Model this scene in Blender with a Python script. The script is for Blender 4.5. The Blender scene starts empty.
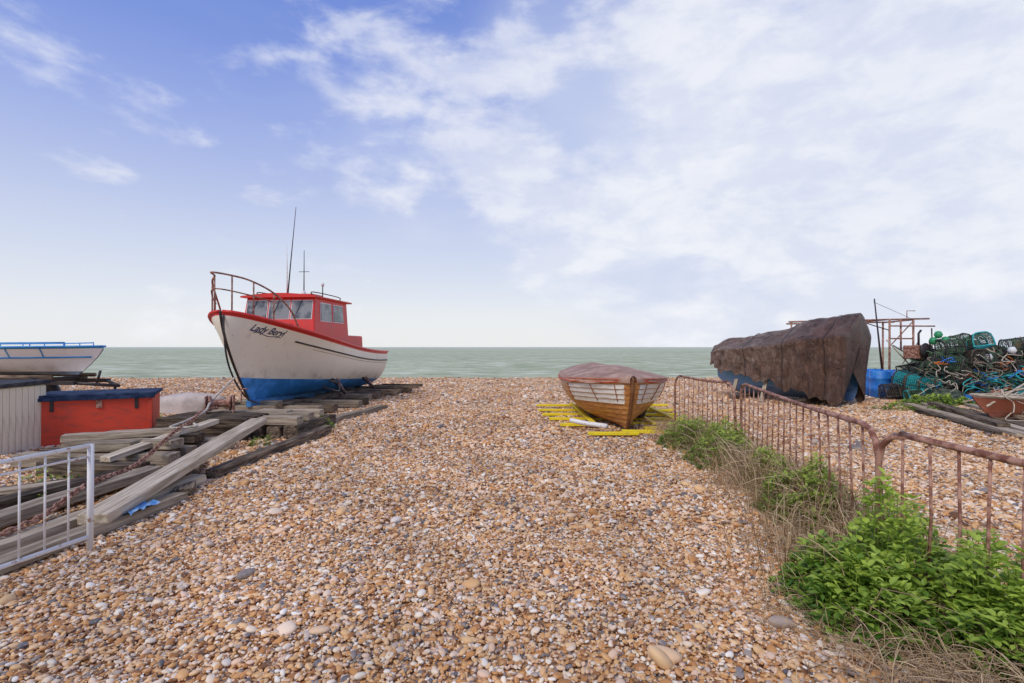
import bpy, math, random
import numpy as np
from mathutils import Vector, Matrix, noise
R = random.Random(7)
NP = np.random.RandomState(5)
sc = bpy.context.scene
COL = sc.collection

# ------------------------------------------------------------------ helpers
def link(o, parent=None):
    COL.objects.link(o)
    if parent is not None: o.parent = parent
    return o

def empty(name, loc=(0,0,0), rz=0.0):
    o = bpy.data.objects.new(name, None); o.location = loc; o.rotation_euler = (0,0,rz)
    o.empty_display_size = 0.2
    return link(o)

def mesh_obj(name, verts, faces, mat=None, parent=None, loc=(0,0,0), rot=(0,0,0), smooth=False, attrs=None):
    me = bpy.data.meshes.new(name)
    me.from_pydata([tuple(v) for v in verts], [], faces)
    if mat: me.materials.append(mat)
    if smooth:
        me.polygons.foreach_set('use_smooth', [True]*len(me.polygons))
    if attrs:
        for k, vals in attrs.items():
            a = me.attributes.new(k, 'FLOAT', 'POINT'); a.data.foreach_set('value', vals)
    me.update()
    o = bpy.data.objects.new(name, me); o.location = loc; o.rotation_euler = rot
    return link(o, parent)

def loft(name, rows, mat, parent=None, closed=False, smooth=True, attrs=None, loc=(0,0,0), rot=(0,0,0), flip=False):
    n = len(rows[0]); V = [p for r in rows for p in r]; F = []
    for i in range(len(rows)-1):
        for j in range(n if closed else n-1):
            k = (j+1) % n
            f = (i*n+j, i*n+k, (i+1)*n+k, (i+1)*n+j)
            F.append(f[::-1] if flip else f)
    return mesh_obj(name, V, F, mat, parent, loc, rot, smooth, attrs)

def box(name, c, d, mat, parent=None, rot=(0,0,0), bev=0.01):
    x,y,z = d[0]/2,d[1]/2,d[2]/2
    V=[(-x,-y,-z),(x,-y,-z),(x,y,-z),(-x,y,-z),(-x,-y,z),(x,-y,z),(x,y,z),(-x,y,z)]
    F=[(0,3,2,1),(4,5,6,7),(0,1,5,4),(1,2,6,5),(2,3,7,6),(3,0,4,7)]
    o = mesh_obj(name,V,F,mat,parent,c,rot)
    if bev:
        m=o.modifiers.new('bevel','BEVEL'); m.width=bev; m.segments=2
    return o

def plank(name, a, b, w, t, mat, parent=None, roll=0.0, bev=0.008):
    a=Vector(a); b=Vector(b); d=b-a; L=d.length; x=d.normalized()
    y=Vector((0,0,1)).cross(x).normalized(); z=x.cross(y)
    M=Matrix((x,y,z)).transposed() @ Matrix.Rotation(roll,3,'X')
    n=6; V=[];F=[]
    for i in range(n+1):
        u=-L/2+L*i/n
        jw=w/2*(1+R.uniform(-.05,.05)); jt=t/2*(1+R.uniform(-.06,.06)); oz=R.uniform(-.05,.05)*t; oy=R.uniform(-.03,.03)*w
        V+=[(u+R.uniform(-.01,.01),-jw+oy,-jt+oz),(u,jw+oy,-jt+oz),(u,jw+oy,jt+oz),(u+R.uniform(-.01,.01),-jw+oy,jt+oz)]
    for i in range(n):
        for j in range(4):
            k=(j+1)%4; F.append((i*4+j,(i+1)*4+j,(i+1)*4+k,i*4+k))
    F.append((0,1,2,3)); F.append((n*4+3,n*4+2,n*4+1,n*4))
    o=mesh_obj(name,V,F,mat,parent)
    o.matrix_local = Matrix.Translation((a+b)/2) @ M.to_4x4()
    m=o.modifiers.new('bevel','BEVEL'); m.width=bev; m.segments=2; m.limit_method='ANGLE'
    return o

def tube_geo(pts, r, n=8):
    pts=[Vector(p) for p in pts]; V=[];F=[]
    prev=None
    for i,p in enumerate(pts):
        t=(pts[min(i+1,len(pts)-1)]-pts[max(i-1,0)]).normalized()
        if prev is None:
            up=Vector((0,0,1)) if abs(t.z)<.9 else Vector((1,0,0))
            a=t.cross(up).normalized()
        else:
            a=(prev-t*prev.dot(t)).normalized()
        prev=a; b=t.cross(a)
        rr = r[i] if isinstance(r,(list,tuple)) else r
        for j in range(n):
            q=2*math.pi*j/n; V.append(p+a*(math.cos(q)*rr)+b*(math.sin(q)*rr))
    for i in range(len(pts)-1):
        for j in range(n):
            k=(j+1)%n; F.append((i*n+j,i*n+k,(i+1)*n+k,(i+1)*n+j))
    F.append(tuple(range(n))[::-1]); m=(len(pts)-1)*n; F.append(tuple(range(m,m+n)))
    return V,F

def merge(geos):
    V=[];F=[]
    for v,f in geos:
        o=len(V); V+=list(v); F+=[tuple(i+o for i in q) for q in f]
    return V,F

def tube(name, pts, r, mat, parent=None, n=8):
    V,F=tube_geo(pts,r,n); return mesh_obj(name,V,F,mat,parent,smooth=True)

def tubes(name, lst, mat, parent=None, n=8):
    V,F=merge([tube_geo(p,r,n) for p,r in lst]); return mesh_obj(name,V,F,mat,parent,smooth=True)

def curve(P, k=8):
    P=[Vector(p) for p in P]; out=[]
    for i in range(len(P)-1):
        p0=P[max(i-1,0)];p1=P[i];p2=P[i+1];p3=P[min(i+2,len(P)-1)]
        for j in range(k):
            t=j/k
            out.append(0.5*((2*p1)+(p2-p0)*t+(2*p0-5*p1+4*p2-p3)*t*t+(3*p1-p0-3*p2+p3)*t**3))
    out.append(P[-1]); return out

def lathe(name, prof, mat, parent=None, loc=(0,0,0), rot=(0,0,0), n=28):
    rows=[[(r*math.cos(2*math.pi*j/n), r*math.sin(2*math.pi*j/n), z) for j in range(n)] for r,z in prof]
    return loft(name, rows, mat, parent, closed=True, loc=loc, rot=rot)

# ------------------------------------------------------------------ materials
def new_mat(name):
    m=bpy.data.materials.new(name); m.use_nodes=True
    nt=m.node_tree; return m,nt,nt.nodes['Principled BSDF']

def N(nt,t,**kw):
    n=nt.nodes.new(t)
    for k,v in kw.items(): setattr(n,k,v)
    return n

def mix(nt, fac, a, b, mode='MIX'):
    m=N(nt,'ShaderNodeMix',data_type='RGBA',blend_type=mode)
    for idx,val in ((0,fac),(6,a),(7,b)):
        if hasattr(val,'links'): nt.links.new(val,m.inputs[idx])
        elif idx==0: m.inputs[0].default_value=val
        else: m.inputs[idx].default_value=(*val,1)
    return m.outputs[2]

def math_n(nt,op,a,b=None,clamp=False):
    m=N(nt,'ShaderNodeMath',operation=op); m.use_clamp=clamp
    for i,v in enumerate((a,b)):
        if v is None: continue
        if hasattr(v,'links'): nt.links.new(v,m.inputs[i])
        else: m.inputs[i].default_value=v
    return m.outputs[0]

def mrange(nt,v,a,b,c=0.,d=1.,smooth=True):
    m=N(nt,'ShaderNodeMapRange'); m.interpolation_type='SMOOTHSTEP' if smooth else 'LINEAR'
    nt.links.new(v,m.inputs[0])
    for i,x in zip((1,2,3,4),(a,b,c,d)): m.inputs[i].default_value=x
    return m.outputs[0]

def coords(nt, scale=(1,1,1), kind='Object'):
    tc=N(nt,'ShaderNodeTexCoord'); mp=N(nt,'ShaderNodeMapping'); mp.inputs['Scale'].default_value=scale
    nt.links.new(tc.outputs[kind],mp.inputs[0]); return mp.outputs[0]

def noise_n(nt,vec,scale,detail=6,rough=.6,dist=0.):
    n=N(nt,'ShaderNodeTexNoise'); n.inputs['Scale'].default_value=scale; n.inputs['Detail'].default_value=detail
    n.inputs['Roughness'].default_value=rough; n.inputs['Distortion'].default_value=dist
    nt.links.new(vec,n.inputs['Vector']); return n.outputs[0]

def bump(nt,h,strength,dist,bs):
    b=N(nt,'ShaderNodeBump'); b.inputs['Strength'].default_value=strength; b.inputs['Distance'].default_value=dist
    nt.links.new(h,b.inputs['Height']); nt.links.new(b.outputs[0],bs.inputs['Normal']); return b

def pmat(name, c1, c2, rough=.7, scale=4., lo=.4, hi=.65, stretch=(1,1,1), bs=.3, bd=.01, bscale=25, metal=0., rand=0., spec=.5):
    m,nt,b=new_mat(name); v=coords(nt,stretch)
    n1=noise_n(nt,v,scale,8,.65); f=mrange(nt,n1,lo,hi)
    col=mix(nt,f,c1,c2)
    if rand:
        oi=N(nt,'ShaderNodeObjectInfo'); k=mrange(nt,oi.outputs['Random'],0,1,1-rand,1+rand,False)
        hv=N(nt,'ShaderNodeHueSaturation'); nt.links.new(col,hv.inputs['Color']); nt.links.new(k,hv.inputs['Value']); col=hv.outputs[0]
    nt.links.new(col,b.inputs['Base Color'])
    b.inputs['Roughness'].default_value=rough; b.inputs['Metallic'].default_value=metal
    b.inputs['Specular IOR Level'].default_value=spec
    bump(nt,noise_n(nt,v,bscale,6,.7),bs,bd,b)
    return m

M_wood = pmat('weathered_wood',(.24,.18,.12),(.56,.47,.34),.85,3.5,.35,.7,(.6,9,9),.8,.02,6,rand=.35,spec=.2)
M_wood_d = pmat('dark_sleeper_wood',(.05,.035,.025),(.29,.22,.15),.9,3.5,.35,.7,(.6,7,7),.9,.02,6,rand=.45,spec=.15)
M_wood_l = pmat('pale_timber',(.38,.30,.20),(.76,.65,.49),.8,3.0,.35,.7,(.5,9,9),.7,.015,6,rand=.15,spec=.2)
M_rust = pmat('rusty_steel',(.20,.075,.045),(.48,.27,.19),.8,14,.4,.6,(1,1,1),.5,.003,80)
M_whitepaint = pmat('chipped_white_paint',(.82,.81,.77),(.45,.28,.17),.5,18,.56,.66,(1,1,1),.3,.002,60)
M_black = pmat('black_steel',(.025,.02,.02),(.09,.05,.04),.5,20,.5,.7)
M_red = pmat('red_paint',(.70,.035,.025),(.50,.05,.035),.42,3,.5,.75,(1,1,1),.12,.004,15)
M_redbox = pmat('faded_red_paint',(.68,.06,.022),(.36,.06,.035),.6,4,.45,.75,(1,1,3),.2,.01,12)
m,nt,b=new_mat('window_glass'); b.inputs['Roughness'].default_value=.10; b.inputs['Specular IOR Level'].default_value=.8
v=coords(nt); nt.links.new(mix(nt,mrange(nt,noise_n(nt,v,2.5,3),.4,.6),(.06,.08,.08),(.26,.29,.27)),b.inputs['Base Color']); M_glass=m
M_rope = pmat('pale_rope',(.66,.58,.46),(.40,.33,.24),.9,30)
M_blue = pmat('blue_plastic',(.02,.16,.60),(.05,.28,.70),.45,5)
M_teal = pmat('teal_rope',(.02,.32,.36),(.05,.52,.50),.8,12)
M_orange= pmat('orange_rope',(.75,.22,.04),(.6,.12,.03),.8,12)
M_net = pmat('green_net_twine',(.03,.08,.05),(.13,.20,.11),.9,9)
M_netb = pmat('dark_net_twine',(.03,.03,.03),(.13,.10,.07),.9,9)
M_yellow= pmat('yellow_painted_board',(.92,.72,.03),(.72,.52,.06),.6,6,.5,.75,(1,1,1),.2,.004,20,spec=.2)
M_lid = pmat('dark_blue_lid',(.012,.025,.06),(.045,.07,.13),.8,4,spec=.15)
M_lidd= pmat('dark_felt',(.04,.04,.045),(.09,.09,.09),.9,6,spec=.2)
M_cream = pmat('cream_boards',(.84,.76,.56),(.58,.48,.34),.75,4,.45,.75,(1,1,.4),.3,.005,20)
M_greytarp = pmat('grey_canvas',(.60,.52,.46),(.42,.36,.32),.85,3,.4,.7,(1,1,1),.5,.03,5)
M_white = pmat('white_gelcoat',(.80,.80,.77),(.62,.62,.58),.35,3,.5,.8)
M_bluecloth = pmat('blue_cloth',(.06,.22,.50),(.35,.50,.66),.9,10)

def boat_paint(name, upper, mid_band, low, band_w, wear=(.45,.33,.22)):
    m,nt,b=new_mat(name)
    a1=N(nt,'ShaderNodeAttribute',attribute_name='sheer_d'); a2=N(nt,'ShaderNodeAttribute',attribute_name='wl_d')
    v=coords(nt); ns=noise_n(nt,v,3,6)
    up=mix(nt,mrange(nt,noise_n(nt,coords(nt,(2.5,2.5,.5)),3.,8,.7),.52,.85,0,.55),upper,wear)
    st=noise_n(nt,coords(nt,(9,9,.7)),2.,5,.6)   # run-off streaks
    up=mix(nt,mrange(nt,st,.60,.78,0,.45),up,wear)
    lo=mix(nt,mrange(nt,ns,.4,.7),low,tuple(min(1,c*1.7+.03) for c in low))
    w=math_n(nt,'ADD',a2.outputs['Fac'],math_n(nt,'MULTIPLY',math_n(nt,'SUBTRACT',ns,.5),.02))
    c=mix(nt,mrange(nt,w,-.004,.004),lo,up)
    c=mix(nt,mrange(nt,a1.outputs['Fac'],band_w-.003,band_w+.003,1,0),c,mid_band)
    g=math_n(nt,'MULTIPLY',mrange(nt,a2.outputs['Fac'],0.,.35,1,0),mrange(nt,ns,.45,.7,0,.5))
    c=mix(nt,math_n(nt,'MULTIPLY',g,mrange(nt,a2.outputs['Fac'],-.004,.004)),c,(.35,.25,.15))
    nt.links.new(c,b.inputs['Base Color']); b.inputs['Roughness'].default_value=.42
    bump(nt,noise_n(nt,v,9,5),.15,.01,b)
    return m

# ------------------------------------------------------------------ terrain
def ground_h(x,y):
    z=.045*noise.noise(Vector((x*.45,y*.45,0)))+.026*noise.noise(Vector((x*1.7,y*1.7,3)))
    if 0<y<14: z+=.010*noise.noise(Vector((x*4.5,y*4.5,7)))
    d=abs(x-2.95)
    if 1.0<y<10.5: z+=.07*max(0,1-d/.8)
    yc=25.6+.25*math.sin(x*.21)+.2*noise.noise(Vector((x*.3,0,9)))
    if y>yc-5: z+=.06*min(1,(y-yc+5)/5)
    if y>yc: z-=min((y-yc)*.14,4.6)
    return z

PEB=[(0,(.16,.07,.03)),(.08,(.38,.155,.05)),(.22,(.60,.285,.09)),(.38,(.74,.42,.17)),(.54,(.80,.53,.27)),(.68,(.80,.56,.40)),(.80,(.87,.73,.53)),(.87,(.92,.86,.74)),(.90,(.56,.43,.33)),(.95,(.27,.23,.21)),(1,(.12,.12,.13))]
def ramp(nt,fac,stops,interp='LINEAR'):
    r=N(nt,'ShaderNodeValToRGB'); r.color_ramp.interpolation=interp
    e=r.color_ramp.elements
    while len(e)>1: e.remove(e[-1])
    e[0].position=stops[0][0]; e[0].color=(*stops[0][1],1)
    for p,c in stops[1:]:
        q=e.new(p); q.color=(*c,1)
    nt.links.new(fac,r.inputs[0]); return r.outputs[0]

m,nt,b=new_mat('shingle'); M_shingle=m
v=coords(nt)
def vor(scale):
    vo=N(nt,'ShaderNodeTexVoronoi'); vo.inputs['Scale'].default_value=scale; vo.inputs['Randomness'].default_value=1
    nt.links.new(v,vo.inputs['Vector']); sp=N(nt,'ShaderNodeSeparateColor'); nt.links.new(vo.outputs['Color'],sp.inputs[0])
    return vo,sp
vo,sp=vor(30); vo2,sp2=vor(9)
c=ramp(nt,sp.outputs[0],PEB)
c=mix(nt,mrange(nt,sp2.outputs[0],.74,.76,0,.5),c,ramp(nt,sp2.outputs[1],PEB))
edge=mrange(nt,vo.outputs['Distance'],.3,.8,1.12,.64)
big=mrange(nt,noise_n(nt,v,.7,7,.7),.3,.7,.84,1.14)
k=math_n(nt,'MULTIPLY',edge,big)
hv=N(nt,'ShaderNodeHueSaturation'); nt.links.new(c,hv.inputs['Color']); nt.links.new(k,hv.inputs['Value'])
nt.links.new(hv.outputs[0],b.inputs['Base Color']); b.inputs['Roughness'].default_value=.8
b.inputs['Specular IOR Level'].default_value=.2
bump(nt,math_n(nt,'SUBTRACT',1.,vo.outputs['Distance']),.6,.015,b)

m,nt,b=new_mat('pebble'); M_peb=m
oi=N(nt,'ShaderNodeObjectInfo'); v=coords(nt)
c=ramp(nt,oi.outputs['Random'],PEB)
nn=noise_n(nt,v,1.6,5,.6)
c=mix(nt,mrange(nt,nn,.42,.72,0,.38),c,(.86,.66,.44))
hv=N(nt,'ShaderNodeHueSaturation'); nt.links.new(c,hv.inputs['Color'])
nt.links.new(mrange(nt,noise_n(nt,oi.outputs['Location'],.8,5,.65),.32,.68,.82,1.16),hv.inputs['Value'])
nt.links.new(hv.outputs[0],b.inputs['Base Color']); b.inputs['Roughness'].default_value=.6
b.inputs['Specular IOR Level'].default_value=.25

xs=np.concatenate([[-900,-500,-250,-140,-90,-60],np.arange(-42,42.1,.42),[60,90,140,250,500,900]])
ys=np.concatenate([[-300,-120,-50,-20,-8],np.arange(-3,32,.35),np.arange(32,80,3)])
rows=[[(x,y,ground_h(x,y)-(.012 if 0<y<14 else 0)) for x in xs] for y in ys]
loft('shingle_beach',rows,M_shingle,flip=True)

pc=bpy.data.collections.new('pebble_shapes')
import bmesh
for i in range(6):
    bm=bmesh.new(); bmesh.ops.create_icosphere(bm,subdivisions=2,radius=.5)
    ax=(1.,R.uniform(.62,.9),R.uniform(.38,.62))
    for vv in bm.verts:
        k=1+.28*noise.noise(vv.co*1.7+Vector((i*7,0,0)))
        vv.co=Vector((vv.co.x*ax[0],vv.co.y*ax[1],vv.co.z*ax[2]))*k
    me=bpy.data.meshes.new('pebble_shape'); bm.to_mesh(me); bm.free()
    me.polygons.foreach_set('use_smooth',[True]*len(me.polygons)); me.materials.append(M_peb)
    o=bpy.data.objects.new('pebble_shape_%d'%i,me); pc.objects.link(o)
P=[];S=[];RT=[]
def scatter(y0,y1,dens,smin,smax):
    xm=lambda y:1.05*y+1.6
    A=(y1-y0)*2*xm(y1); n=int(A*dens)
    X=NP.uniform(-xm(y1),xm(y1),n); Y=NP.uniform(y0,y1,n)
    keep=np.abs(X)<1.05*Y+1.6
    X=X[keep];Y=Y[keep]
    s=np.exp(NP.normal(0,.42,len(X)))*(smin+smax)/2
    s=np.clip(s,smin*.6,smax*2.4)
    for x,y,q in zip(X,Y,s):
        P.append((x,y,ground_h(x,y)+q*.10+R.uniform(-.004,.006))); S.append((q,q,q))
        RT.append((R.gauss(0,.3),R.gauss(0,.3),R.uniform(0,6.28)))
scatter(1.0,4.5,3500,.016,.028)
scatter(4.5,8.,1700,.022,.036)
scatter(8.,14.,700,.028,.046)
scatter(14.,25.5,130,.04,.07)
scatter(2.,12.,3,.07,.10)
me=bpy.data.meshes.new('beach_pebbles'); me.from_pydata(P,[],[])
a=me.attributes.new('psc','FLOAT_VECTOR','POINT'); a.data.foreach_set('vector',np.array(S,dtype=np.float32).ravel())
a=me.attributes.new('prt','FLOAT_VECTOR','POINT'); a.data.foreach_set('vector',np.array(RT,dtype=np.float32).ravel())
po=link(bpy.data.objects.new('beach_pebbles',me))
ng=bpy.data.node_groups.new('pebble_scatter','GeometryNodeTree')
ng.interface.new_socket('Geometry',in_out='INPUT',socket_type='NodeSocketGeometry')
ng.interface.new_socket('Geometry',in_out='OUTPUT',socket_type='NodeSocketGeometry')
gi=ng.nodes.new('NodeGroupInput'); go=ng.nodes.new('NodeGroupOutput')
ip=ng.nodes.new('GeometryNodeInstanceOnPoints'); ci=ng.nodes.new('GeometryNodeCollectionInfo')
ci.inputs['Collection'].default_value=pc; ci.inputs['Separate Children'].default_value=True; ci.inputs['Reset Children'].default_value=True
ip.inputs['Pick Instance'].default_value=True
na=ng.nodes.new('GeometryNodeInputNamedAttribute'); na.data_type='FLOAT_VECTOR'; na.inputs['Name'].default_value='psc'
nb=ng.nodes.new('GeometryNodeInputNamedAttribute'); nb.data_type='FLOAT_VECTOR'; nb.inputs['Name'].default_value='prt'
L=ng.links.new
L(gi.outputs[0],ip.inputs['Points']); L(ci.outputs[0],ip.inputs['Instance']); L(na.outputs[0],ip.inputs['Scale']); L(nb.outputs[0],ip.inputs['Rotation']); L(ip.outputs[0],go.inputs[0])
md=po.modifiers.new('scatter','NODES'); md.node_group=ng

# ------------------------------------------------------------------ sea
m,nt,b=new_mat('sea_water'); v=coords(nt,(1,1,1))
vs=coords(nt,(.010,.045,1)); n1=noise_n(nt,vs,1.,6,.6)
vw=coords(nt,(.13,.28,1)); n2=noise_n(nt,vw,1.,9,.75,.3)
c=mix(nt,mrange(nt,n1,.38,.62),(.40,.44,.26),(.52,.55,.35))
c=mix(nt,mrange(nt,n2,.52,.62,0,.8),c,(.84,.83,.68))
c=mix(nt,mrange(nt,n2,.38,.49,.75,0),c,(.20,.25,.16))
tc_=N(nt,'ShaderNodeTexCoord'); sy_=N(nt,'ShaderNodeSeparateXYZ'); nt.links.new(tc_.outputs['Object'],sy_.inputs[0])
hz=mrange(nt,sy_.outputs[1],150,4000,0,.5,False)  # distance haze blended into the water colour towards the horizon
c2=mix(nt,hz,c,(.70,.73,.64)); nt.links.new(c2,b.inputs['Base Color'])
b.inputs['Roughness'].default_value=.7; b.inputs['Specular IOR Level'].default_value=.08
bump(nt,n2,.25,.5,b)
sx=[-20000,-3000,-400,0,400,3000,20000]; sy=[44,120,400,1500,6000,30000]
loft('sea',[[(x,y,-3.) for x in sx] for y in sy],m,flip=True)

# ------------------------------------------------------------------ fishing boat (red cabin)
FBP=(-6.27,11.0,0)
FB=empty('fishing_boat',FBP,math.radians(84.5))
L_=7.6
def fb_S(t): return 1.44+.93*(1-t)**2.0
def fb_K(t): return .33-.13*t
def fb_B(t):
    if t<.42: return 1.22*math.sin(math.pi/2*t/.42)**.55
    return 1.22-.20*((t-.42)/.58)**2
def fb_pt(t,s,side,off=0.):
    S=fb_S(t);K=fb_K(t);w=K+(S-K)*s
    full=(1-(1-s)**2.6)**.55; bow=.30*s+.70*s**2.0
    q=min(1,t/.55); q=q*q*(3-2*q); f=bow*(1-q)+full*q
    vv=fb_B(t)*f+.03*(1 if s>0 else .6)+off
    u=t*L_+1.05*(1-s)**1.5*(1-t)**4
    return (u,-side*vv,w)
nt_,ns_=48,26
for side,nm in ((1,'hull_port'),(-1,'hull_starboard')):
    rows=[];sd=[];wd=[]
    for i in range(nt_+1):
        t=(i/nt_)**1.4; r=[]
        for j in range(ns_+1):
            p=fb_pt(t,j/ns_,side); r.append(p); sd.append(fb_S(t)-p[2]); wd.append(p[2]-(.88-.40*t+.03*(1-t)**6))
        rows.append(r)
    if side==1: M_hull=boat_paint('fishing_boat_paint',(.92,.86,.70),(.66,.03,.025),(.03,.20,.50),.085)
    loft(nm,rows,M_hull,FB,attrs={'sheer_d':sd,'wl_d':wd},flip=(side==1))
rows=[[fb_pt(0,j/ns_,1,.004) ,(fb_pt(0,j/ns_,1)[0]-.04,0,fb_pt(0,j/ns_,1)[2]),fb_pt(0,j/ns_,-1,.004)] for j in range(ns_+1)]
loft('stem_post',rows,M_black,FB)
tr=[fb_pt(1,j/ns_,1) for j in range(ns_+1)]+[fb_pt(1,j/ns_,-1) for j in range(ns_,-1,-1)]
mesh_obj('transom',tr,[tuple(range(len(tr)))],M_white,FB)
rows=[]
for i in range(25):
    t=i/24; z=fb_S(t)-.06; B=fb_B(t)+.02
    rows.append([(t*L_,-B,z),(t*L_,-B*.5,z+.03),(t*L_,0,z+.05),(t*L_,B*.5,z+.03),(t*L_,B,z)])
loft('deck',rows,M_red,FB)
M_bluepaint=pmat('blue_antifoul',(.03,.17,.42),(.07,.26,.5),.6)
plank('keel',(1.0,0,.27),(7.5,0,.15),.12,.16,M_bluepaint,FB)
for side in (1,-1):
    tube('gunwale_rail',[Vector(fb_pt((i/40)**1.3,1,side,.015)) for i in range(41)],.035,M_red,FB)
    pts=[]
    for i in range(36):
        t=.07+.93*i/35; S=fb_S(t);K=fb_K(t); s=(S-.30-K)/(S-K); pts.append(fb_pt(t,s,side,.008))
    tube('rubbing_strake',pts[5:],.021,M_black,FB)
    pts=[]
    for i in range(30):
        t=.10+.9*i/29; S=fb_S(t);K=fb_K(t); s=(S-.38-K)/(S-K); pts.append(fb_pt(t,s,side,.004))
    tube('coving_line',pts[6:],.009,M_rope,FB)
M_text=pmat('navy_lettering',(.02,.03,.10),(.03,.04,.12),.5)
for side in (1,-1):
    cu=bpy.data.curves.new('name_text','FONT'); cu.body='Lady Beryl'; cu.size=1; cu.shear=.45; cu.offset=.014
    to=link(bpy.data.objects.new('name_text_tmp',cu)); bpy.context.view_layer.update()
    dg=bpy.context.evaluated_depsgraph_get(); tm=bpy.data.meshes.new_from_object(to.evaluated_get(dg))
    xs_=[v.co.x for v in tm.vertices]; x0,x1=min(xs_),max(xs_)
    bm=bmesh.new(); bm.from_mesh(tm); bmesh.ops.triangulate(bm,faces=bm.faces[:])
    for vv in bm.verts:
        a=(vv.co.x-x0)/(x1-x0)
        if side==-1: a=1-a
        u=.42+a*.80; z=2.03-.14*a+vv.co.y*.21-.06
        t=u/L_
        for _ in range(6):
            s=(z-fb_K(t))/(fb_S(t)-fb_K(t)); t=max(0,(u-1.05*(1-s)**1.5*(1-t)**4)/L_)
        s=(z-fb_K(t))/(fb_S(t)-fb_K(t)); vv.co=Vector(fb_pt(t,s,side,.010))
    me=bpy.data.meshes.new('name_lettering'); bm.to_mesh(me); bm.free(); me.materials.append(M_text)
    bpy.data.objects.remove(to); link(bpy.data.objects.new('name_lettering',me),FB)
    pl=[]
    for i in range(9):
        a=i/8; u=.5+a*.66; z=1.93-.13*a+.02*math.sin(a*9); t=u/L_
        for _ in range(6):
            s=(z-fb_K(t))/(fb_S(t)-fb_K(t)); t=max(0,(u-1.05*(1-s)**1.5*(1-t)**4)/L_)
        pl.append(fb_pt(t,s,side,.006))
    tube('name_underline',pl,.008,M_text,FB,n=5)
def prism(name,x0,x1,w0,w1,z0,z1,rk,mat,par):
    V=[(x0,-w0,z0),(x1,-w0,z0),(x1,w0,z0),(x0,w0,z0),(x0+rk,-w1,z1),(x1,-w1,z1),(x1,w1,z1),(x0+rk,w1,z1)]
    F=[(0,3,2,1),(4,5,6,7),(0,1,5,4),(1,2,6,5),(2,3,7,6),(3,0,4,7)]
    o=mesh_obj(name,V,F,mat,par); mm=o.modifiers.new('b','BEVEL'); mm.width=.035; mm.segments=3; return o
prism('wheelhouse',2.15,4.35,1.02,.93,1.60,2.90,.22,M_red,FB)
prism('fore_cabin_trunk',.95,2.2,.52,.45,1.9,2.20,.25,M_red,FB)
rows=[]
for i in range(9):
    x=2.22+2.3*i/8
    zz=[(x,-1.02,2.885),(x,-1.02,2.925)]+[(x,-1.0+2.0*j/10,2.93+.07*math.sin(math.pi*j/10)) for j in range(11)]+[(x,1.02,2.925),(x,1.02,2.885)]
    rows.append(zz)
loft('wheelhouse_roof',rows,M_red,FB,smooth=True,closed=True)
for xx in (2.22,4.52): 
    r=rows[0] if xx<3 else rows[-1]; mesh_obj('roof_edge',r,[tuple(range(len(r)))],M_red,FB)
for x0,x1 in ((-.88,-.34),(-.27,.27),(.34,.88)):
    z0,z1=2.34,2.80
    fx=lambda z:2.15+.22*(z-1.6)/1.3
    for nm,gw,gm,pr in (('window_frame',.022,M_white,.010),('window_pane',0,M_glass,.022)):
        V=[(fx(z0-gw)-pr,x0-gw,z0-gw),(fx(z0-gw)-pr,x1+gw,z0-gw),(fx(z1+gw)-pr,x1+gw*.8,z1+gw),(fx(z1+gw)-pr,x0-gw*.8,z1+gw)]
        W=[(a+.02,b_,c_) for a,b_,c_ in V]
        mesh_obj(nm,V+W,[(0,3,2,1),(0,1,5,4),(1,2,6,5),(2,3,7,6),(3,0,4,7)],gm,FB)
    tube('wiper',[(fx(2.82)-.03,(x0+x1)/2,2.82),(fx(2.5)-.035,(x0+x1)/2+.12,2.48)],.007,M_black,FB,n=5)
for side in (1,-1):
    for x0,x1 in ((2.62,3.25),(3.38,4.0)):
        z0,z1=2.30,2.76
        fy=lambda z:1.02-.09*(z-1.6)/1.3
        for nm,gw,gm,pr in (('window_frame',.022,M_white,.010),('window_pane',0,M_glass,.022)):
            V=[(x0-gw,-side*(fy(z0-gw)+pr),z0-gw),(x1+gw,-side*(fy(z0-gw)+pr),z0-gw),(x1+gw,-side*(fy(z1+gw)+pr),z1+gw),(x0-gw+.05,-side*(fy(z1+gw)+pr),z1+gw)]
            W=[(a,b_+side*.02,c_) for a,b_,c_ in V]
            mesh_obj(nm,V+W,[(0,1,2,3),(0,4,5,1),(1,5,6,2),(2,6,7,3),(3,7,4,0)],gm,FB)
prism('cockpit_coaming',4.4,5.6,.95,.92,1.35,1.95,.0,M_red,FB)
lathe('roof_lamp',[(0,0),(.05,0),(.06,.06),(.05,.12),(0,.14)],M_white,FB,(3.0,-.3,3.0))
box('roof_hatch',(3.5,-.2,3.04),(.6,.5,.08),M_red,FB,bev=.02)
for sy2 in (-.75,.75): tube('roof_handrail',curve([(2.6,sy2,2.97),(2.65,sy2,3.06),(4.2,sy2,3.06),(4.25,sy2,2.97)],4),.014,M_black,FB)
tube('whip_aerial',[(2.75,.02,2.95),(2.74,-.08,4.0),(2.72,-.22,5.35)],[.02,.014,.007],M_black,FB)
tube('whip_aerial',[(2.9,.12,2.95),(2.86,.10,3.8),(2.8,.08,4.4)],[.016,.011,.005],M_whitepaint,FB)
tube('radio_mast',[(3.3,-.15,2.95),(3.3,-.15,4.3)],[.018,.008],M_black,FB)
tube('mast_crosstree',[(3.3,-.30,3.7),(3.3,0,3.7)],.008,M_black,FB)
tube('nav_light_post',[(3.7,-.5,2.98),(3.7,-.5,3.35)],.015,M_black,FB)
lathe('nav_light',[(0,0),(.04,0),(.045,.05),(.03,.1),(0,.11)],M_white,FB,(3.7,-.5,3.34))
def rl(side,z,t): 
    p=fb_pt(t,1,side,-.05); return (p[0],p[1],p[2]+z)
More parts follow.
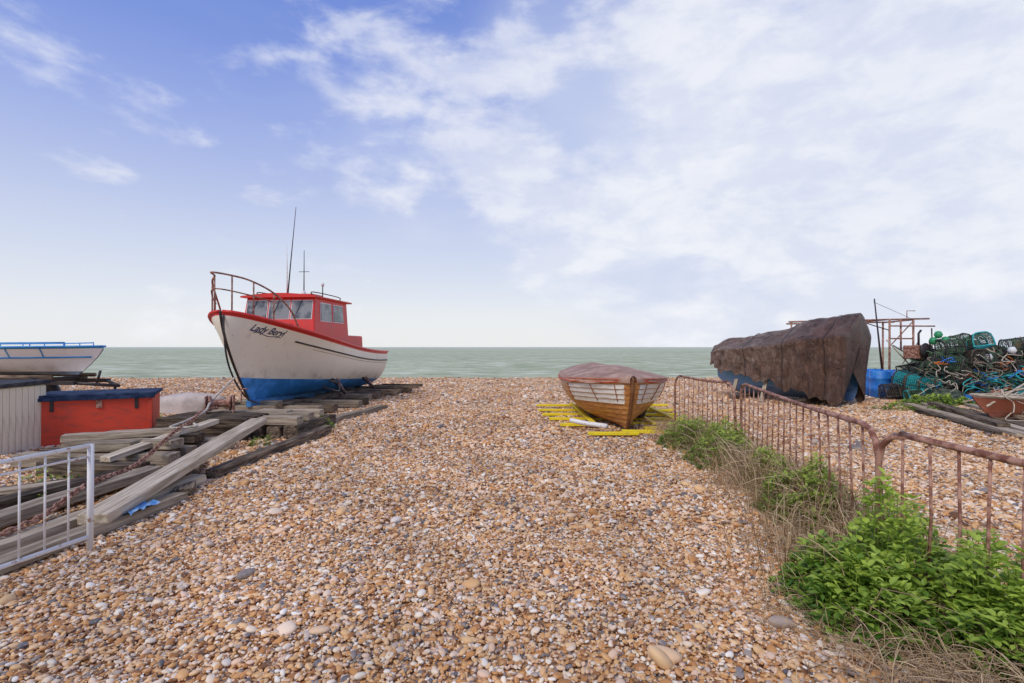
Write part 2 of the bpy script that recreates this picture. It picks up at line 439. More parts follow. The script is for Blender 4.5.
top=[rl(1,.0,.20),rl(1,.40,.165),rl(1,.66,.11),rl(1,.78,.05),rl(1,.80,.012),(-.28,0,fb_S(0)+.80),rl(-1,.80,.012),rl(-1,.78,.05),rl(-1,.66,.11),rl(-1,.40,.165),rl(-1,.0,.20)]
tube('pulpit_top_rail',curve(top,6),.021,M_rust,FB)
midr=[rl(1,.45,.12),rl(1,.46,.05),(-.15,0,fb_S(0)+.47),rl(-1,.46,.05),rl(-1,.45,.12)]
tube('pulpit_mid_rail',curve(midr,6),.015,M_rust,FB)
for side in (1,-1):
    for t,h in ((.012,.80),(.055,.77),(.11,.66)):
        tube('pulpit_post',[rl(side,-.05,t),rl(side,h,t)],.017,M_rust,FB)
lathe('bow_bollard',[(0,0),(.07,0),(.05,.1),(.08,.2),(0,.22)],M_black,FB,(.55,0,2.15))
tube('bow_rope',curve([(.02,-.06,2.30),(-.02,-.10,1.9),(.10,-.10,1.3),(.40,-.10,.8),(.78,-.12,.42),(.9,-.3,.3)],6),.020,M_black,FB)
box('rudder',(7.72,0,.55),(.3,.05,.75),M_bluepaint,FB)
for side in (1,-1):
    for x in (3.4,5.6):
        t=x/L_; p=fb_pt(t,.30,side,.02)
        tube('shore_prop',[(p[0],p[1],p[2]),(p[0]+.1,p[1]-side*.35,.28)],.04,M_black,FB)
        tube('shore_prop',[(p[0]+.3,p[1],p[2]),(p[0]+.1,p[1]-side*.35,.28)],.03,M_rust,FB)
fen=curve([(2.6,-1.05,.55),(2.5,-1.30,.50),(2.9,-1.35,.42),(3.1,-1.2,.62),(2.7,-1.18,.7)],6)
tube('trailing_hose',fen,.025,M_black,FB)

CR=empty('sleeper_cradle',FBP,math.radians(84.5))
for i,x in enumerate((1.2,1.6,2.6,3.1,4.3,5.0,6.3,7.2)):
    plank('cross_sleeper',(x+R.uniform(-.1,.1),-1.7-R.uniform(0,.5),.13),(x+R.uniform(-.1,.1),1.2,.13),.26,.17,M_wood_d if i%2 else M_wood,CR)
for y in (-.75,.55): plank('skid_beam',(1.0,y,.23),(7.6,y,.20),.2,.10,M_wood_d,CR)
plank('keel_block',(1.5,-.5,.25),(1.5,.5,.25),.24,.1,M_wood,CR)
for i in range(4):
    x=5.2+i*.75
    plank('cross_sleeper',(x,-2.2-R.uniform(0,.3),.24),(x+.1,-.9,.24),.18,.08,M_wood_d,CR)

# ------------------------------------------------------------------ timber heaps at left
T=empty('timber_stack')
for i in range(5):
    y=6.75+i*.27; plank('sleeper',(-6.45+R.uniform(-.1,.1),y,.12),(-4.35+R.uniform(-.25,.15),y+R.uniform(-.08,.08),.12),.23,.16,R.choice([M_wood_d,M_wood]),T)
for i in range(4):
    y=6.8+i*.33; plank('sleeper',(-6.2+R.uniform(-.25,.4),y+R.uniform(-.1,.1),.27),(-4.7+R.uniform(-.4,.15),y+R.uniform(-.2,.2),.28),.24,.12,R.choice([M_wood_d,M_wood]),T)
plank('sleeper',(-6.0,6.85,.38),(-4.9,7.45,.38),.2,.09,M_wood,T)
plank('sleeper',(-5.9,6.50,.10),(-4.5,6.25,.10),.24,.16,M_wood_d,T)
plank('sleeper',(-5.0,6.3,.22),(-4.75,8.2,.42),.16,.07,M_wood_l,T)
T=empty('timber_stack')
for i in range(4):
    y=8.75+i*.3; plank('sleeper',(-6.1,y,.14),(-4.45+R.uniform(-.1,.1),y,.14),.25,.2,R.choice([M_wood_d,M_wood_d,M_wood]),T)
for i in range(4):
    y=8.75+i*.31; plank('sleeper',(-6.0,y+.03,.32),(-4.3+R.uniform(-.2,.1),y+R.uniform(-.08,.08),.32),.26,.15,R.choice([M_wood_d,M_wood]),T)
T=empty('timber_stack')
for i in range(4):
    x=-4.75+i*.3; plank('sleeper',(x,8.9,.12),(x+.1,10.6,.12),.24,.2,M_wood_d,T)
for i in range(3):
    y=9.1+i*.5; plank('sleeper',(-4.95,y,.30),(-3.75,y,.30),.26,.14,R.choice([M_wood_d,M_wood]),T)
T=empty('driftwood_planks')
plank('long_beam',(-3.55,4.35,.14),(-4.02,8.15,.43),.24,.09,M_wood_l,T)
plank('long_beam',(-4.05,3.0,.07),(-3.62,5.95,.08),.20,.10,M_wood_l,T)
plank('long_beam',(-3.72,2.6,.06),(-3.42,5.3,.06),.16,.09,M_wood,T)
plank('long_beam',(-4.35,3.3,.16),(-4.1,5.9,.19),.2,.09,M_wood,T)
plank('long_beam',(-4.6,3.6,.07),(-4.4,6.3,.09),.22,.1,M_wood_l,T)
plank('long_beam',(-5.2,4.1,.07),(-4.6,6.5,.08),.22,.1,M_wood_d,T)
plank('kerb_sleeper',(-3.62,6.2,.06),(-3.45,9.6,.07),.17,.13,M_wood_d,T)
plank('kerb_sleeper',(-3.45,5.4,.06),(-4.3,7.0,.07),.17,.1,M_wood_d,T)
plank('loose_board',(-5.9,5.2,.05),(-4.3,6.4,.06),.16,.05,M_wood,T)
plank('loose_board',(-6.4,4.9,.05),(-5.1,5.9,.05),.14,.05,M_wood_d,T)
plank('loose_board',(-3.8,10.7,.07),(-3.3,13.2,.07),.2,.10,M_wood,T)
def chain(name,pts,mat,par=None,r=.007,ll=.05):
    pts=curve(pts,10); G=[]; k=0
    d=[0]
    for i in range(1,len(pts)): d.append(d[-1]+(pts[i]-pts[i-1]).length)
    s=0;i=0
    while s<d[-1]-ll:
        while d[i+1]<s: i+=1
        f=(s-d[i])/(d[i+1]-d[i]); p=pts[i].lerp(pts[i+1],f); t=(pts[i+1]-pts[i]).normalized()
        a=t.cross(Vector((0,0,1))).normalized(); b_=t.cross(a)
        e=a if k%2 else b_
        ring=[p+t*(math.cos(q)*ll*.62)+e*(math.sin(q)*ll*.36) for q in [2*math.pi*j/8 for j in range(9)]]
        G.append(tube_geo(ring,r,5)); s+=ll*.85;k+=1
    V,F=merge(G); return mesh_obj(name,V,F,mat,par,smooth=True)
chain('mooring_chain',[(-5.35,9.3,.50),(-5.2,8.6,.52),(-4.95,7.9,.45),(-4.75,7.2,.40),(-4.4,6.0,.22),(-4.15,5.0,.25),(-3.95,4.2,.16),(-4.1,3.5,.12)],M_rust,r=.010,ll=.07)
tube('mooring_rope',curve([(-5.9,10.9,.95),(-5.5,9.4,.62),(-5.2,8.7,.52),(-5.05,8.0,.46),(-5.0,7.5,.42),(-4.7,7.6,.42),(-4.9,7.9,.42)],8),.02,M_rope)
W=empty('hand_winch',(-5.35,9.4,.40),.4)
lathe('drum',[(0,-.18),(.14,-.18),(.14,-.15),(.07,-.14),(.07,.14),(.14,.15),(.14,.18),(0,.18)],M_rust,W,(0,0,.17),(0,math.pi/2,0))
box('side_plate',(-.22,0,.14),(.02,.3,.34),M_rust,W); box('side_plate',(.22,0,.14),(.02,.3,.34),M_rust,W)
tube('crank',[(.22,0,.17),(.34,0,.17),(.34,0,.42),(.46,0,.42)],.014,M_rust,W)
rows=[]
for i in range(17):
    rows.append([( -3.62+i*.016+.02*noise.noise(Vector((i*.4,j*.3,1))), 4.55+j*.022, .12+.03*noise.noise(Vector((i*.35,j*.35,5)))+.02*abs(noise.noise(Vector((i*.9,j*.9,2))))) for j in range(17)])
loft('blue_rag',rows,M_bluecloth)

# ------------------------------------------------------------------ gate, barriers
G=empty('white_metal_gate')
a=Vector((-3.30,4.02,0)); b2=Vector((-3.86,1.9,0))
def gp(f,z): p=a.lerp(b2,f); return (p.x,p.y,z)
lst=[([gp(0,-.05),gp(0,.84)],.022),([gp(1,-.05),gp(1,.84)],.022),([gp(0,.83),gp(1,.80)],.017),([gp(0,.12),gp(1,.10)],.017),([gp(0,.745),gp(1,.715)],.009)]
for i in range(1,14): lst.append(([gp(i/14,.12),gp(i/14,.81)],.007))
tubes('gate_frame',lst,M_whitepaint,G)

def barrier(a,b,z0,z1,gap=.17,r=.021):
    o=empty('crowd_barrier'); a=Vector((*a,0)); b=Vector((*b,0)); Lh=(b-a).length
    def q(d,z): 
        p=a.lerp(b,d/Lh); k=d/Lh
        return (p.x+.03*math.sin(k*5)*z, p.y, z+(z1-z0)*k*(z/ max(z0,.1)) - .03*math.sin(math.pi*k)*(z/z0))
    fr=[q(0,-.1),q(0,z0-.22),q(.03,z0-.10),q(.10,z0-.03),q(.22,z0)]+[q(Lh*i/12,z0) for i in range(1,12)]+[q(Lh-.22,z0),q(Lh-.10,z0-.03),q(Lh-.03,z0-.10),q(Lh,z0-.22),q(Lh,-.1)]
    lst=[(fr,r),([q(0,.16),q(Lh,.16)],r*.8)]
    n=int(Lh/gap)
    for i in range(1,n):
        d=Lh*i/n; zt=z0-(.05 if min(d,Lh-d)<.1 else .0)
        j=R.uniform(-.018,.018)
        lst.append(([q(d,.16),(Vector(q(d+j,(z0+.1)/2))),q(d,zt)],.0085))
    tubes('barrier_frame',lst,M_rust,o)
barrier((3.14,9.87),(3.40,7.78),1.06,1.06)
barrier((3.45,7.72),(2.58,3.58),1.06,1.04,gap=.22)
barrier((2.50,3.50),(2.70,1.55),1.04,1.03)

# ------------------------------------------------------------------ boxes at left
RB=empty('red_storage_box',(-7.05,8.90,0),.5)
box('body',(-.05,0,.36),(1.55,1.0,.80),M_redbox,RB,bev=.012)
box('lid',(-.05,0,.80),(1.63,1.08,.06),M_lid,RB,bev=.012)
box('lid_rim',(-.05,-.545,.76),(1.62,.02,.05),M_lid,RB,bev=.004)
for x in (-.6,.5): box('hinge_strap',(x,-.51,.66),(.05,.012,.2),M_black,RB,bev=.003)
box('hasp',(0,-.515,.66),(.08,.02,.12),M_rust,RB,bev=.003)
for x in (-.79,.69): box('corner_batten',(x,-.512,.36),(.06,.02,.7),M_redbox,RB,bev=.004)
CB=empty('cream_locker',(-8.12,7.75,0),.0)
box('carcass',(0,0,.5),(1.30,.9,1.0),M_cream,CB,bev=.01)
for i in range(13): box('front_board',(-.6+i*.1,-.46,.5),(.092,.02,.98),M_cream,CB,bev=.004)
for i in range(9): box('side_board',(.66,-.4+i*.1,.5),(.02,.092,.98),M_cream,CB,bev=.004)
box('felt_lid',(0,0,1.035),(1.42,1.0,.06),M_lidd,CB,rot=(.03,0,0),bev=.01)
rows=[]
for i in range(21):
    t=i/20; B=.42*math.sin(math.pi*min(1,max(.001,t*.93+.05)))**.5; H=.46*(.75+.25*math.sin(math.pi*t))
    if i in (0,20): B*=.5;H*=.55
    r=[]
    for j in range(17):
        q=math.pi*j/16; r.append((-.85+1.7*t+.03*noise.noise(Vector((t*8,j*.7,0))),-B*math.copysign(abs(math.cos(q))**.6,math.cos(q)),H*math.sin(q)**.55+.03*noise.noise(Vector((t*9,j*.6,4)))))
    rows.append(r)
loft('canvas_covered_dinghy',rows,M_greytarp,loc=(-7.95,12.7,0),rot=(0,0,.1))

# ------------------------------------------------------------------ generic small hull
def small_boat(name,loc,rz,L,B,S0,S1,K,mat,gun,deck,wl=.0,full_bow=.8):
    o=empty(name,loc,rz)
    S=lambda t:S1+(S0-S1)*(1-t)**2
    Bf=lambda t:B*(math.sin(math.pi/2*min(1,t/.5))**full_bow if t<.5 else 1-.2*((t-.5)/.5)**2)
    def pt(t,s,side,off=0):
        w=K+(S(t)-K)*s; q=min(1,t/.5)
        f=(.4*s+.6*s*s)*(1-q)+(1-(1-s)**2.4)**.6*q
        return (t*L+.12*L*(1-s)**1.4*(1-t)**4,-side*(Bf(t)*f+.015+off),w)
    for side in (1,-1):
        rows=[];sd=[];wd=[]
        for i in range(31):
            t=(i/30)**1.3; r=[]
            for j in range(15):
                p=pt(t,j/14,side); r.append(p); sd.append(S(t)-p[2]); wd.append(p[2]-wl)
            rows.append(r)
        loft('hull_side',rows,mat,o,attrs={'sheer_d':sd,'wl_d':wd},flip=(side==1))
        tube('gunwale',[pt((i/24)**1.2,1,side,.01) for i in range(25)],.025,gun,o)
    r=[pt(1,j/14,1) for j in range(15)]+[pt(1,j/14,-1) for j in range(14,-1,-1)]
    mesh_obj('transom',r,[tuple(range(len(r)))],mat,o,attrs={'sheer_d':[.5]*30,'wl_d':[.5]*30})
    loft('deck',[[(i/16*L,-Bf(i/16),S(i/16)-.05),(i/16*L,0,S(i/16)-.03),(i/16*L,Bf(i/16),S(i/16)-.05)] for i in range(17)],deck,o)
    return o,pt,S,Bf
M_bluetrim=pmat('light_blue_trim',(.03,.26,.62),(.08,.36,.66),.5)
M_wb=boat_paint('white_boat_paint',(.90,.90,.87),(.05,.33,.66),(.12,.16,.20),.05,(.55,.47,.38))
WB,pt,S,Bf=small_boat('white_open_boat',(-10.35,13.0,0),math.radians(176),5.6,.95,1.62,1.58,.90,M_wb,M_bluetrim,M_white,wl=.98)
for side in (1,-1):
    tube('side_rail',[ (pt(t,1,side,-.04)[0],pt(t,1,side,-.04)[1],pt(t,1,side)[2]+.10) for t in [.12+.8*i/12 for i in range(13)]],.016,M_bluetrim,WB)
    for i in range(8):
        t=.12+.8*i/7; p=pt(t,1,side,-.04); tube('rail_post',[p,(p[0],p[1],p[2]+.10)],.012,M_bluetrim,WB)
    tube('rub_rail',[pt(.02+.98*i/20,.62,side,.01) for i in range(21)],.022,M_bluetrim,WB)
    for t in (.2,.32,.44):
        tube('hull_rib',[pt(t,s_/10,side,.008) for s_ in range(6,11)],.014,M_bluetrim,WB)
tube('mast',[(3.05,0,1.5),(3.05,0,2.55)],.03,M_bluetrim,WB)
TR=empty('boat_trailer',(-10.35,13.0,0),math.radians(176))
for y in (-.5,.5): box('chassis_rail',(2.6,y,.72),(4.6,.08,.10),M_black,TR)
for x in (1.2,2.6,4.2): box('cross_member',(x,0,.80),(.1,1.5,.08),M_black,TR)
for y in (-.85,.85):
    for x in (2.4,3.2): 
        lathe('wheel',[(0,-.09),(.2,-.09),(.31,-.08),(.34,0),(.31,.08),(.2,.09),(0,.09)],M_black,TR,(x,y,.34),(math.pi/2,0,0))
tube('drawbar',[(.4,-.5,.72),(-.4,0,.62)],.04,M_black,TR); tube('drawbar',[(.4,.5,.72),(-.4,0,.62)],.04,M_black,TR)
tube('jockey_stand',[(-.3,0,.66),(-.3,0,.02)],.03,M_black,TR)
for y in (-.6,.6): tube('bunk',[(.8,y,.86),(4.6,y,.88)],.05,M_wood_d,TR)
tube('winch_post',[(.2,0,.66),(.1,0,1.0)],.03,M_black,TR)

# ------------------------------------------------------------------ clinker rowing boat
m,nt,b=new_mat('varnished_planking'); M_var=m
v=coords(nt,(1.2,5,14)); n1=noise_n(nt,v,2.2,8,.65,.6)
c=mix(nt,mrange(nt,n1,.3,.7),(.36,.13,.03),(.68,.32,.10))
aw=N(nt,'ShaderNodeAttribute',attribute_name='panel'); al=N(nt,'ShaderNodeAttribute',attribute_name='lap')
pale=mix(nt,mrange(nt,noise_n(nt,coords(nt,(2,2,9)),3,6),.4,.7),(.86,.83,.76),(.66,.60,.48))
msk=math_n(nt,'MULTIPLY',mrange(nt,aw.outputs['Fac'],.45,.55),mrange(nt,al.outputs['Fac'],.10,.16))
c=mix(nt,msk,c,pale)
c=mix(nt,mrange(nt,al.outputs['Fac'],.02,.08,.8,0),c,(.06,.025,.01))
nt.links.new(c,b.inputs['Base Color']); b.inputs['Roughness'].default_value=.38
bump(nt,n1,.25,.01,b)
RBo=empty('clinker_rowing_boat',(2.19,9.30,-.03),math.radians(91.5))
Lr=4.3
def rS(t): return .96+.08*(1-t)**2.5+.04*t**2
def rK(t): return .09
def rB(t):
    return 1.00*math.sin(math.pi/2*min(1,t/.36))**.62 if t<.36 else 1.00-.28*((t-.36)/.64)**2
NS=10
def rpt(t,s,side,off=0):
    w=rK(t)+(rS(t)-rK(t))*s; q=min(1,t/.36); q=q*q*(3-2*q)
    f=(.35*s+.65*s**.75)*(1-q)+(1-(1-s)**2.1)**.62*q
    return (t*Lr+.38*(1-s)**1.6*(1-t)**4,-side*(rB(t)*f+.02+off),w)
M_teak=pmat('teak',(.30,.08,.03),(.45,.16,.07),.4)
for side in (1,-1):
    rows=[];pn=[];lp=[]
    for i in range(51):
        t=(i/50)**1.35; r=[]
        for k in range(NS):
            for f in (0.,.12,.4,.7,.999):
                s=(k+f)/NS
                r.append(rpt(t,s,side,.024*(1-f))); lp.append(f)
                pn.append(1. if (.012<t<.30 and k in (5,6,7,8)) else 0.)
        rows.append(r)
    loft('clinker_planking',rows,M_var,RBo,attrs={'panel':pn,'lap':lp},flip=(side==1),smooth=False)
    tube('gunwale',[rpt((i/24)**1.2,1,side,.02) for i in range(25)],.026,M_teak,RBo)
    for t in (.03,.13,.30):
        tube('panel_batten',[rpt(t,s_/20,side,.03) for s_ in range(11,19)],.008,M_teak,RBo)
st=[rpt(0,j/20,1) for j in range(21)]
tube('stem_post',[(p[0]-.01,0,p[2]) for p in st]+[(0,0,rS(0)+.05)],.038,pmat('stem_oak',(.14,.055,.02),(.26,.11,.04),.5),RBo)
plank('keel',(.35,0,.07),(4.3,0,.07),.07,.10,M_wood_d,RBo)
r=[rpt(1,j/14,1) for j in range(15)]+[rpt(1,j/14,-1) for j in range(14,-1,-1)]
mesh_obj('transom',r,[tuple(range(len(r)))],M_var,RBo,attrs={'panel':[0.]*30,'lap':[.5]*30})
M_cover=pmat('brownish_canvas_cover',(.30,.17,.12),(.54,.36,.27),.75,3,.35,.7,(1,1,1),.7,.03,5,spec=.25)
rows=[]
for i in range(33):
    t=(i/32)**1.2; r=[]
    rid=rS(t)+.04+.19*math.sin(math.pi*min(.5,t*1.3+.02))-.05*max(0,t-.5)
    B=rB(t)+.055
    for j in range(25):
        y=(j/12-1)
        z=rS(t)+.02+(rid-rS(t))*(1-abs(y)**1.3)+.03*noise.noise(Vector((t*9,y*3,0)))*(1-abs(y))
        yy=y*B
        if j in (0,24): z=rS(t)-.065+.015*math.sin(t*40); yy=y*(B+.012)
        if j in (1,23): z=rS(t)+.015; yy=math.copysign(B+.004,y)
        r.append((t*Lr-(.05 if i==0 else 0),yy,z))
    rows.append(r)
loft('canvas_cover',rows,M_cover,RBo)
for side in (1,-1):
    tube('cover_lashing',[Vector(rpt((i/30)**1.2,.95,side,.055))+Vector((0,0,.012*math.sin(i*1.9))) for i in range(31)],.010,M_redbox,RBo)
Y=empty('yellow_launching_skids',(2.15,9.4,0),0)
for i,(y,x0,x1) in enumerate(((-.30,-.80,.10),(-.05,-.15,.60),(.30,.35,1.20),(.75,-1.2,-.35),(.95,.2,1.45),(1.6,-1.35,1.5),(2.3,-1.45,1.6),(3.1,-1.5,1.75),(4.1,-1.5,1.95))):
    plank('skid_board',(x0,y,.065),(x1,y+R.uniform(-.10,.10),.065),.13,.05,M_yellow,Y,bev=.006)
for x in (-.55,.62,1.2): plank('skid_runner',(x,.5,.115),(x*1.05,4.2,.115),.09,.04,M_yellow,Y,bev=.006)
for x in (-.5,.6):
    box('chock',(x,1.5,.20),(.1,.3,.2),M_wood_d,Y,rot=(0,.3*(1 if x>0 else -1),0))
tube('white_fender',curve([(1.12,9.9,.19),(1.4,9.75,.15),(1.75,9.45,.14)],4),.045,M_whitepaint)

# ------------------------------------------------------------------ tarpaulin covered boat
TB=empty('tarpaulin_covered_boat')
Aend=Vector((6.85,17.3,0)); Bend=Vector((9.35,13.95,0)); ax=(Bend-Aend).normalized(); Lt=(Bend-Aend).length
side_v=Vector((-ax.y,ax.x,0))
if side_v.y<0: side_v=-side_v
def interp(x,P):
    for (a,b_),(c_,d_) in zip(P,P[1:]):
        if x<=c_:
            k=(x-a)/(c_-a); return b_+(d_-b_)*k
    return P[-1][1]
def sm(fn): return lambda a: sum(fn(min(1,max(0,a+d))) for d in (-.05,-.025,0,.025,.05))/5
Tt=sm(lambda a:interp(a,[(0,1.60),(.10,1.88),(.30,1.94),(.42,2.06),(.56,2.12),(.72,2.40),(.85,2.46),(1,2.52)]))
Gt=sm(lambda a:interp(a,[(0,1.45),(.3,1.52),(.7,1.72),(1,1.90)]))
Wt=sm(lambda a:interp(a,[(0,.14),(.06,.42),(.2,.74),(.4,.95),(.85,.98),(1,.90)]))
Bt=lambda a:interp(a,[(0,.98),(.15,.80),(.3,.82),(.4,.62),(.52,.62),(.65,.40),(.78,.34),(.88,.14),(1,.08)])
m,nt,b=new_mat('brown_tarpaulin'); v=coords(nt)
n1=noise_n(nt,v,1.4,8,.65,.8)
c=mix(nt,mrange(nt,n1,.35,.68),(.075,.037,.024),(.19,.10,.065))
lf=N(nt,'ShaderNodeAttribute',attribute_name='along')
lit_fac=math_n(nt,'MULTIPLY',mrange(nt,noise_n(nt,coords(nt,(1,1,1.6)),2.2,8,.75,.8),.40,.66,.15,.8),mrange(nt,lf.outputs['Fac'],.35,.85,1,.25))
c=mix(nt,lit_fac,c,(.44,.32,.24))  # reflected light on the left end painted into the tarpaulin colour, in patches
nt.links.new(c,b.inputs['Base Color']); b.inputs['Roughness'].default_value=.36
mu=noise_n(nt,coords(nt,(2.2,2.2,.8)),2.8,8,.65,2.6)
bump(nt,mu,1.,.16,b); M_tarp=m
def ridge(p): return (1-abs(noise.noise(p))*2.2)
def tsec(a,shr=1.,push=0.,off=0.):
    c0=Aend+ax*(a*Lt+push); r=[]
    W=Wt(a)*shr; T=Tt(a); G_=Gt(a); b0=Bt(a)+.06*math.sin(a*37)+.04*math.sin(a*83)
    rib=abs(math.sin(a*math.pi*3.2+.5))**.5
    for j in range(65):
        p=j/32-1; ap=abs(p); sg=math.copysign(1,p)
        if ap<.5:
            k=ap/.5; vv=W*k**.9; z=T-(T-G_)*k**1.3-.06*(1-rib)*math.sin(math.pi*k)-.03*(1-rib)-.04*math.sin(math.pi*k)
        else:
            k=(ap-.5)/.5; vv=W*(1.0-.14*k-.06*math.sin(math.pi*k)); z=G_+(b0-G_)*k
        kk=max(0,(ap-.40)/.60)
        pl=kk*(.045*math.sin(a*61+kk*2.2+5*noise.noise(Vector((a*2.5,kk,sg))))+.03*math.sin(a*113-kk*4))
        pl+=.055*noise.noise(Vector((a*4,p*2.2,2)))+.05*ridge(Vector((a*9+p*1.5,p*3.5-a*5,6)))+.022*ridge(Vector((a*22,p*9+a*14,1)))
        vv+=pl*shr+off*min(1,ap*2.2)
        zz=z+(1-kk)*(.035*noise.noise(Vector((a*8,p*3,8)))+.02*ridge(Vector((a*14,p*7,3))))+off*(1-kk)
        if shr<1: 
            zm=b0+(T-b0)*.5; zz=zm+(zz-zm)*(.3+.7*shr)
        pt_=c0+side_v*(vv*sg)+ax*(.08*(z-1.2)*a**3)
        r.append((pt_.x,pt_.y,zz))
    return r
avs=[(0,.05,-.05)]+[(i/110,1,0) for i in range(111)]+[(1,.96,.04),(1,.85,.06),(1,.6,.05),(1,.3,.04),(1,.02,.03)]
rows=[tsec(*q) for q in avs]
loft('tarpaulin',rows,M_tarp,TB,attrs={'along':[q[0] for q in avs for _ in range(65)]})
for a in (.36,.64,.9):
    tube('lashing',tsec(a,off=.02),.008,M_black,TB)
M_bh=boat_paint('blue_hull_paint',(.10,.26,.45),(.05,.25,.55),(.06,.11,.20),.0)
rows=[];sd=[];wd=[]
for i in range(31):
    a=i/30*.94; r=[]
    for j in range(25):
        q=math.pi*j/24; cs=math.cos(q); sn=math.sin(q)
        W=max(.03,(Wt(a)*.80-.12))
        vv=-W*math.copysign(abs(cs)**.8,cs); K=.12+.5*(1-min(1,a/.25))**2; z=1.2-(1.2-K)*sn**.7
        p=Aend+ax*(a*Lt+.12)+side_v*vv; r.append((p.x,p.y,z)); sd.append(1.); wd.append(z-.42)
    rows.append(r)
loft('hull',rows,M_bh,TB,attrs={'sheer_d':sd,'wl_d':wd})
for a in (.3,.75):
    p=Aend+ax*(a*Lt); q1=p-side_v*1.1; q2=p+side_v*1.1
    plank('bearer',(q1.x,q1.y,.07),(q2.x,q2.y,.07),.2,.14,M_wood_d,TB)
for a in (.28,.5):
    p=Aend+ax*(a*Lt)-side_v*.8; plank('prop',(p.x-.2,p.y-.2,.0),(p.x+.1,p.y+.1,.6),.1,.06,M_wood,TB)

# ------------------------------------------------------------------ gantry and masts behind
GA=empty('steel_gantry')
lst=[]
for x,y in ((13.4,18.2),(14.4,18.4),(13.6,20.4),(14.9,20.6)):
    lst.append(([(x,y,0),(x+.03,y,2.58)],.035))
lst+=[([(9.9,18.3,2.50),(15.0,18.4,2.62)],.03),([(10.2,19.0,2.46),(15.3,20.5,2.60)],.03),([(13.4,18.2,2.35),(15.2,18.4,2.35)],.025),([(13.4,18.2,1.6),(14.4,18.4,2.5)],.02),([(13.4,18.2,2.58),(13.6,20.4,2.58)],.03),([(14.4,18.4,2.58),(14.9,20.6,2.58)],.03),([(10.0,18.3,2.5),(10.0,18.6,0)],.03),([(14.2,18.4,2.6),(14.2,18.4,2.9),(14.5,18.4,2.9)],.015),([(13.9,18.3,2.6),(13.9,18.3,1.5)],.03),([(13.4,18.2,1.9),(14.4,18.4,1.9)],.025)]
tubes('gantry_frame',lst,M_rust,GA)
MA=empty('leaning_mast')
tube('spar',[(13.3,18.3,0),(12.75,18.0,3.3)],[.04,.02],M_black,MA); tube('yard',[(12.5,18.1,2.45),(13.4,18.2,2.2)],.018,M_black,MA)
tube('line',[(12.78,18.1,3.2),(14.4,18.4,2.6)],.007,M_black,MA)

for k,(x,y) in enumerate(((11.70,16.3),(12.32,16.45),(12.1,17.1))):
    o=empty('blue_plastic_drum',(x,y,ground_h(x,y)),R.uniform(0,3))
    lathe('drum_body',[(0,0),(.25,0),(.28,.03),(.28,.26),(.292,.28),(.292,.31),(.28,.33),(.28,.60),(.292,.62),(.292,.65),(.28,.67),(.28,.84),(.25,.89),(.24,.87),(0,.87)],M_blue,o)
    lathe('bung',[(0,0),(.035,0),(.035,.03),(0,.03)],M_black,o,(.14,0,.87))
# ------------------------------------------------------------------ lobster pots
def pot_mesh(mat,mat2,name):
    nu,nv=7,9; V=[];F=[]
    for i in range(nu+1):
        for j in range(nv+1):
            q=math.pi*j/nv
            V.append((-.36+.72*i/nu,-.25*math.copysign(abs(math.cos(q))**.55,math.cos(q)),.40*math.sin(q)**.7))
    for i in range(nu):
        for j in range(nv): a=i*(nv+1)+j; F.append((a,a+1,a+nv+2,a+nv+1))
    for i in (0,nu):
        c0=len(V); V.append((-.36+.72*i/nu,0,.18))
        for j in range(nv): F.append((i*(nv+1)+j,i*(nv+1)+j+1,c0))
    me=bpy.data.meshes.new('t'); me.from_pydata(V,[],F); o=link(bpy.data.objects.new('t',me))
    md=o.modifiers.new('s','SUBSURF'); md.levels=1; md.subdivision_type='SIMPLE'
    md=o.modifiers.new('w','WIREFRAME'); md.thickness=.014; md.use_replace=True
    bpy.context.view_layer.update()
    m2=bpy.data.meshes.new_from_object(o.evaluated_get(bpy.context.evaluated_depsgraph_get())); bpy.data.objects.remove(o)
    m2.name=name; m2.materials.clear(); m2.materials.append(mat)
    bm=bmesh.new(); bm.from_mesh(m2)
    G=[]
    for x in (-.36,0,.36):
        G.append(tube_geo([(x,-.25*math.copysign(abs(math.cos(q))**.55,math.cos(q)),.40*math.sin(q)**.7) for q in [math.pi*j/14 for j in range(15)]],.02,6))
        G.append(tube_geo([(x,-.25,0),(x,.25,0)],.02,6))
    for y in (-.25,.25): G.append(tube_geo([(-.36,y,0),(.36,y,0)],.02,6))
    G.append(tube_geo([(-.36,0,.4),(.36,0,.4)],.015,6))
    V2,F2=merge(G); vs=[bm.verts.new(p) for p in V2]
    for f in F2:
        ff=bm.faces.new([vs[i] for i in f]); ff.material_index=1
    bm.to_mesh(m2); bm.free(); m2.materials.append(mat2)
    return m2
PM=[pot_mesh(M_net,M_black,'pot_a'),pot_mesh(M_netb,M_netb,'pot_b'),pot_mesh(M_teal,M_netb,'pot_c'),pot_mesh(M_wood,M_wood_d,'pot_d'),pot_mesh(M_net,M_teal,'pot_e')]
LP=empty('lobster_pot_stack')
cnt=0
for lvl in range(5):
    z=.04+lvl*.37
    x=11.75+lvl*.22
    while x<18.0-lvl*.45:
        for row in range(3 if lvl<2 else (2 if lvl<4 else 1)):
            if lvl>=2 and R.random()<.12: continue
            if lvl==4 and R.random()<.45: continue
            o=bpy.data.objects.new('pot_%d'%cnt,R.choices(PM,[5,4,2,2,2])[0]); cnt+=1
            o.location=(x+R.uniform(-.12,.12),15.0+row*.6+R.uniform(-.15,.15)+(x-12.3)*.16,z+R.uniform(-.06,.06)); o.rotation_euler=(R.choice([0,0,0,1.5])+R.uniform(-.3,.3),R.uniform(-.3,.3),R.choice([0,1.57])+R.uniform(-.5,.5))
            link(o,LP)
        x+=R.uniform(.46,.62)
